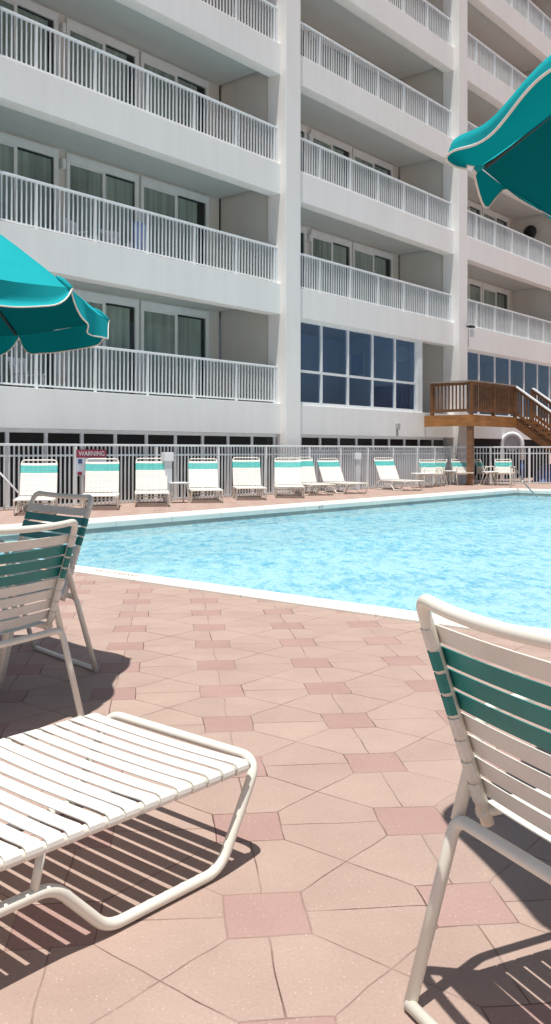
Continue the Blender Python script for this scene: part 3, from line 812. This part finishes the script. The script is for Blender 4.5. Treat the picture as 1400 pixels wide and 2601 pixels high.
mb = MB(); mb.bbox(-0.21, 0.21, -0.21, 0.21, 0.40, 0.43, 0.01); mb.build('tabletop', M['plastic'], st)
for sx in (-1, 1):
    for sy in (-1, 1): mb = MB(); mb.tube([(sx * 0.15, sy * 0.15, 0.4), (sx * 0.19, sy * 0.19, 0)], 0.013, 8); mb.build('leg', M['cream'], st)
def pedestal(loc, label, h=1.06):
    t = empty('white_pedestal', loc, 0.5, label, 'pedestal', 'white square pedestals')
    mb = MB(); mb.bbox(-0.075, 0.075, -0.075, 0.075, 0, h - 0.19, 0.01); mb.build('post', M['picket'], t)
    mb = MB(); mb.bbox(-0.10, 0.10, -0.10, 0.10, h - 0.188, h, 0.015); mb.build('cap', M['plastic'], t)
pedestal((-1.93, 18.5, 0), 'white square pedestal right of the lounger next to the WARNING sign')
pedestal((2.72, 24.8, 0), 'white square pedestal far right beside the sideways loungers', 1.03)

# ------------------------------------------------------------------ umbrellas
def umbrella(name, loc, rim_z, R, apex, rot, label, flaps=None):
    t = empty(name, loc, rot, label, 'umbrella', 'turquoise patio umbrellas')
    n = 8; A = 8; K = 9
    def rib(i, s): a = 2 * PI * i / n; r = R * s; return Vector((r * math.cos(a), r * math.sin(a), rim_z + (apex - rim_z) * (1 - s ** 1.28)))
    can = MB()
    for i in range(n):
        o = len(can.v)
        for k in range(K + 1):
            s = max(k / K, 0.02)
            p, q = rib(i, s), rib(i + 1, s)
            for j in range(A + 1):
                x = j / A; m = 4 * x * (1 - x)
                v = p.lerp(q, x); v.z -= 0.045 * m * math.sin(PI * s) + 0.012 * m * s + 0.004 * math.sin(9 * x + i * 2.1) * s
                can.v.append(tuple(v))
        for k in range(K):
            for j in range(A):
                can.face((o + k * (A + 1) + j, o + (k + 1) * (A + 1) + j, o + (k + 1) * (A + 1) + j + 1, o + k * (A + 1) + j + 1), 0, True)
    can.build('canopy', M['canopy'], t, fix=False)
    rs = random.Random(int(R * 100 + apex * 7))
    for i in range(n):                                      # one hanging valance flap per panel
        mb = MB(); T = 32; V = 8; edge = []; spec = (flaps or {}).get(i, {})
        dep, prof, ends, keep = spec.get('dep', 0.115), spec.get('prof', ((1.0, 8),)), spec.get('ends', 0.14), spec.get('keep')
        p, q = rib(i, 1), rib(i + 1, 1); out = ((p + q) / 2); out.z = 0; out.normalize()
        def angle(f_):
            acc = 0
            for fr_, a_ in prof:
                acc += fr_
                if f_ <= acc + 1e-6: return math.radians(a_)
            return math.radians(prof[-1][1])
        for j in range(T + 1):
            x = j / T; m = 4 * x * (1 - x)
            v = p.lerp(q, x); v.z -= 0.012 * m
            e = min(1, min(x, 1 - x) / 0.16)
            dd = dep * (ends + (1 - ends) * (1 - (1 - e) ** 2.2) * (0.90 + 0.10 * m))
            if keep: dd *= keep(x)
            wv = 0.010 * math.sin(7 * x + i)
            w = v.copy(); mb.v.append(tuple(w))
            for r_ in range(V):
                a_ = angle((r_ + 0.5) / V) + 0.12 * math.sin(11 * x + i * 1.7)
                w = w + (Vector((0, 0, -math.cos(a_))) + out * math.sin(a_)) * dd / V
                mb.v.append(tuple(w + out * wv * (r_ + 1) / V))
            edge.append(Vector(mb.v[-1]))
        n1_ = V + 1
        for j in range(T):
            for r_ in range(V): mb.face((n1_ * j + r_, n1_ * j + r_ + 1, n1_ * (j + 1) + r_ + 1, n1_ * (j + 1) + r_), 0, True)
        col0 = [Vector(mb.v[r_]) for r_ in range(0, V)]; col1 = [Vector(mb.v[n1_ * T + r_]) for r_ in range(0, V)]
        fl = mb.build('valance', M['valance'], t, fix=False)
        mb = MB()
        pm = spec.get('pmax')
        if pm is None: mb.tube(col0 + edge + col1[::-1], 0.0033, 6)
        elif pm > 0: mb.tube(edge[-int(pm * T):] + col1[::-1], 0.0033, 6)
        if mb.v: mb.build('piping', M['piping'], fl)
    hubz = apex - 0.42 * (apex - rim_z) - 0.18
    for i in range(n):
        mb = MB(); pr = [rib(i, s) - Vector((0, 0, 0.014)) for s in (0.03, 0.25, 0.5, 0.75, 0.985)]; mb.tube(pr, 0.008, 8); rb = mb.build('rib', M['rope'], t)
        mb = MB(); mb.tube([(0.03 * math.cos(2 * PI * i / n), 0.03 * math.sin(2 * PI * i / n), hubz), rib(i, 0.55) - Vector((0, 0, 0.018))], 0.006, 8); mb.build('strut', M['rope'], rb)
        e = rib(i, 1.0); a = 2 * PI * i / n; mb = MB()
        dr = (rib(i, 1.0) - rib(i, 0.9)).normalized()
        mb.tube([e - dr * 0.075 + Vector((0, 0, .004)), e - dr * 0.04 + Vector((0, 0, .006)), e + dr * 0.004, e + dr * 0.014], [0.004, 0.011, 0.012, 0.007], 10); mb.build('rib_pocket', M['canopy'], rb)
        mb = MB(); mb.sphere(e + dr * 0.014, 0.007); mb.build('rib_tip', M['piping'], rb)
    mb = MB(); mb.tube([(0, 0, 0.0), (0, 0, apex + 0.03)], 0.021, 14); mb.build('pole', M['cream'], t)
    mb = MB(); mb.lathe([(0.035, hubz - 0.04), (0.042, hubz), (0.03, hubz + 0.05)], 16); mb.build('hub', M['black'], t)
    mb = MB(); mb.lathe([(0.012, apex), (0.035, apex + 0.02), (0.028, apex + 0.06), (0.006, apex + 0.09)], 14); mb.build('finial', M['piping'], t)
    mb = MB(); mb.lathe([(0.24, 0.0), (0.24, 0.045), (0.20, 0.07), (0.05, 0.085), (0.035, 0.22)], 24); mb.build('base', M['greymetal'], t)
    return t
umbrella('patio_umbrella', (-1.77, 3.92, 0), 1.745, 1.10, 2.40, math.radians(22.5), 'turquoise patio umbrella with white piping at the left edge', {6: {'dep': 0.135, 'prof': ((0.45, 4), (0.2, 35), (0.35, 72))}, 5: {'dep': 0.12, 'prof': ((0.6, 5), (0.4, 40))}})
RF = {0: {'dep': 0.165, 'prof': ((0.74, 97), (0.26, 12)), 'ends': 0.28}, 1: {'dep': 0.16, 'prof': ((0.74, 92), (0.26, 10)), 'ends': 0.4},
      7: {'dep': 0.085, 'prof': ((1.0, 12),), 'ends': 0.25, 'keep': lambda x: 1 if x > 0.85 else max(0.03, 1 - (0.85 - x) / 0.08), 'pmax': 0.26},
      6: {'dep': 0.012, 'prof': ((1.0, 15),), 'pmax': 0.0}}
umbrella('patio_umbrella', (1.65, 2.168, 0), 1.879, 1.08, 2.54, math.radians(166), 'turquoise patio umbrella at the right edge, seen from below', RF)

# ------------------------------------------------------------------ wooden deck and stair
wd = empty('wooden_deck', W(7.65, 1.7), RZ, 'raised brown wooden deck with picket rails and a stair beside the second pillar', 'deck')
def L(u, n, z): return (u - 7.65, -(n - 1.7), z)
DU0, DU1, DN = 7.65, 12.25, 1.7; ZF = 2.21; SU0, SU1 = 10.8, 12.21
def wb(mb, name, mat, parent=wd): return mb.build(name, mat, parent)
def dbox(mb, u0, u1, n0, n1, z0, z1, mi=0):
    x0, y0, _ = L(u0, n1, 0); x1, y1, _ = L(u1, n0, 0); mb.box(x0, x1, y0, y1, z0, z1, mi)
mb = MB()
nb_ = 11
for k in range(nb_):
    n0 = 0.22 + (DN - 0.24) * k / nb_; dbox(mb, DU0 + 0.02, DU1, n0, n0 + (DN - 0.24) / nb_ - 0.008, ZF - 0.03, ZF)
wb(mb, 'deck_boards', M['wood_cap'])
mb = MB(); dbox(mb, DU0 - 0.04, DU0, 0.02, DN, ZF - 0.34, ZF + 0.015); dbox(mb, DU0 - 0.04, SU0, DN + 0.001, DN + 0.04, ZF - 0.34, ZF + 0.015)
wb(mb, 'fascia_board', M['wood_orange'])
mb = MB()
for k in range(6): n0 = 0.25 + 0.26 * k; dbox(mb, DU0 + 0.03, DU1, n0, n0 + 0.045, ZF - 0.25, ZF - 0.035)
wb(mb, 'joist', M['wood'])
for (u, n) in ((7.72, 1.60),):
    mb = MB(); c = L(u, n, 0); mb.bbox(c[0] - 0.085, c[0] + 0.085, c[1] - 0.085, c[1] + 0.085, 0, ZF - 0.26, 0.008); wb(mb, 'support_post', M['wood_post'] if u < 8 else M['wood'])
def wrail(u0, n0, u1, n1, z0, z1, zt=1.10):
    """rail run from (u0,n0,z0) to (u1,n1,z1): cap, two rails and balusters"""
    a, b = Vector(L(u0, n0, z0)), Vector(L(u1, n1, z1)); up = Vector((0, 0, 1)); ln = (b - a).length
    mb = MB(); mb.bar(a + up * (zt - 0.02), b + up * (zt - 0.02), 0.15, 0.04); wb(mb, 'cap_rail', M['wood_cap'] if z0 == z1 else M['plastic'])
    mb = MB(); mb.bar(a + up * (zt - 0.10), b + up * (zt - 0.10), 0.04, 0.09); mb.bar(a + up * 0.16, b + up * 0.16, 0.04, 0.09); wb(mb, 'side_rail', M['wood'])
    mb = MB(); n = max(2, round(ln / 0.125))
    for k in range(1, n):
        p = a + (b - a) * k / n; mb.box(p.x - 0.019, p.x + 0.019, p.y - 0.019, p.y + 0.019, p.z + 0.205, p.z + zt - 0.145)
    wb(mb, 'balusters', M['wood'])
wrail(7.65, 0.25, 7.65, 1.66, ZF, ZF); wrail(7.69, 1.68, 10.76, 1.68, ZF, ZF)
RISE, RUN = ZF, 3.05
for u in (SU0, SU1): wrail(u, DN, u, DN + 2.75, ZF, ZF - RISE * 2.75 / RUN)
for (u, n, z) in ((7.67, 0.27, ZF), (7.67, 1.66, ZF), (9.2, 1.66, ZF), (10.8, 1.68, ZF), (12.21, 1.68, ZF), (SU0, 3.1, ZF - RISE * 1.4 / RUN), (SU1, 3.1, ZF - RISE * 1.4 / RUN), (SU0, 4.4, 0.25), (SU1, 4.4, 0.25)):
    c = L(u, n, 0); mb = MB(); mb.box(c[0] - 0.05, c[0] + 0.05, c[1] - 0.05, c[1] + 0.05, max(0, z - 0.24), z + 1.06); wb(mb, 'rail_post', M['wood'])
for u in (SU0 + 0.03, SU1 - 0.03):
    mb = MB(); mb.bar(L(u, DN, ZF - 0.17), L(u, DN + RUN, -0.05), 0.05, 0.30); wb(mb, 'stringer', M['wood'])
mb = MB()
for k in range(12):
    n0 = DN + RUN * (k + 0.1) / 13; z = ZF - RISE * (k + 1) / 13; dbox(mb, SU0 + 0.06, SU1 - 0.06, n0, n0 + 0.25, z - 0.02, z + 0.02)
wb(mb, 'stair_treads', M['wood_orange'])

# ------------------------------------------------------------------ white arched pipe, tarp, pool rails
ap = empty('arched_pipe', W(13.56, 0.30), -0.28, 'white arched pipe rising behind the fence under the wooden stair', 'pipe')
mb = MB(); r = 0.36
pts = [(-r, 0, 0)] + [(-r, 0, 0.8)] + [(-r * math.cos(a), 0, 1.32 + 0.40 * math.sin(a)) for a in [PI * k / 18 for k in range(19)]] + [(r, 0, 0.75)]
mb.tube(pts, 0.085, 14); mb.build('arch', M['pipewhite'], ap)
mb = MB(); mb.tube([(r, 0, 0.0), (r, 0, 0.76)], 0.055, 12); mb.build('foot', M['blue'], ap)
mb = MB(); mb.lathe([(0.30, 0.0), (0.30, 0.03), (0.02, 0.035)], 24); q = mb.build('back_panel', M['picket'], ap); q.rotation_euler = (-PI / 2, 0, 0); q.location = (0, 0.06, 1.36)
tp = MB(); nx, ny = 18, 10
for j in range(ny + 1):
    for i in range(nx + 1):
        x = -1.9 + 3.8 * i / nx; y = -0.5 + 1.0 * j / ny; e = min(min(i, nx - i) / 2, min(j, ny - j) / 2, 1)
        tp.v.append((x, y, 0.01 + 0.62 * e ** 0.6 + 0.05 * math.sin(i * 1.1) * math.cos(j * 0.9) * e))
for j in range(ny):
    for i in range(nx): a = j * (nx + 1) + i; tp.face((a, a + 1, a + nx + 2, a + nx + 1), 0, True)
o = tp.build('blue_tarp', M['blue'], fix=False); o.location = (11.3, 30.2, 0); o.rotation_euler = (0, 0, 0.05); tag(o, 'blue tarp covered stack behind the fence at the right edge', 'tarp')
gr = empty('pool_grab_rail', W(6.3, 3.6), 0, 'steel grab rail on a pale post at the far pool corner', 'handrail')
def G(u, n, z): v = W(u, n, z) - W(6.3, 3.6); return (v.x, v.y, v.z)
mb = MB(); mb.tube([G(6.3, 3.6, 0), G(6.3, 3.6, 0.66)], 0.028, 10); mb.build('post', M['cream'], gr)
mb = MB(); mb.tube(fillet([G(6.3, 3.6, 0.64), G(6.0, 3.9, 0.58), G(5.2, 4.45, 0.27), G(5.2, 4.9, -0.2)], 0.08), 0.018, 10); mb.build('rail', M['steel'], gr)
hr = empty('pool_handrail', (-4.15, 16.0, 0), 0, 'white sloping handrail on a grey block at the far left pool edge', 'handrail')
mb = MB(); mb.tube(fillet([(0.0, 0, 0.10), (-0.60, 0.05, 0.72), (-1.2, 0.3, 0.75), (-1.2, 0.3, 0.0)], 0.1), 0.018, 10); mb.build('rail', M['pipewhite'], hr)
mb = MB(); mb.bbox(-0.10, 0.20, -0.10, 0.12, 0, 0.12, 0.012); mb.build('anchor_block', M['greymetal'], hr)

# ------------------------------------------------------------------ camera, light, world
cam_d = bpy.data.cameras.new('camera'); cam = bpy.data.objects.new('camera', cam_d); C.objects.link(cam)
cam.location = (0, 0, H_CAM); cam.rotation_euler = (PI / 2, 0, 0)
cam_d.sensor_fit = 'HORIZONTAL'; cam_d.sensor_width = 36; cam_d.lens = 36 * 2245 / 1400
cam_d.shift_x = 40 / 1400; cam_d.shift_y = -156.5 / 1400; cam_d.clip_end = 2000; cam_d.clip_start = 0.05
bpy.context.scene.camera = cam
SUN = Vector((-0.035, -0.19, 1)).normalized()
sl = bpy.data.lights.new('sun', 'SUN'); sl.energy = 5.0; sl.angle = math.radians(0.5); sl.color = (1.0, 0.955, 0.88)
so = bpy.data.objects.new('sun', sl); C.objects.link(so); so.rotation_euler = SUN.to_track_quat('Z', 'Y').to_euler(); so.location = (0, 0, 30)
w = bpy.data.worlds.new('World'); bpy.context.scene.world = w; w.use_nodes = True
t = w.node_tree; bg = t.nodes['Background']; sk = t.nodes.new('ShaderNodeTexSky'); sk.sky_type = 'NISHITA'; sk.sun_disc = False
sk.sun_elevation = math.asin(SUN.z); sk.sun_rotation = math.atan2(SUN.x, SUN.y); sk.air_density = 1.0; sk.dust_density = 1.5; sk.ozone_density = 1.0
hs = t.nodes.new('ShaderNodeHueSaturation'); hs.inputs['Saturation'].default_value = 0.85; t.links.new(sk.outputs[0], hs.inputs['Color'])
t.links.new(hs.outputs[0], bg.inputs[0]); bg.inputs[1].default_value = 0.078
sc = bpy.context.scene
sc.view_settings.view_transform = 'Standard'; sc.view_settings.look = 'None'; sc.view_settings.exposure = 0; sc.view_settings.gamma = 1
sc.cycles.max_bounces = 8; sc.cycles.diffuse_bounces = 4; sc.cycles.glossy_bounces = 3; sc.cycles.transparent_max_bounces = 10
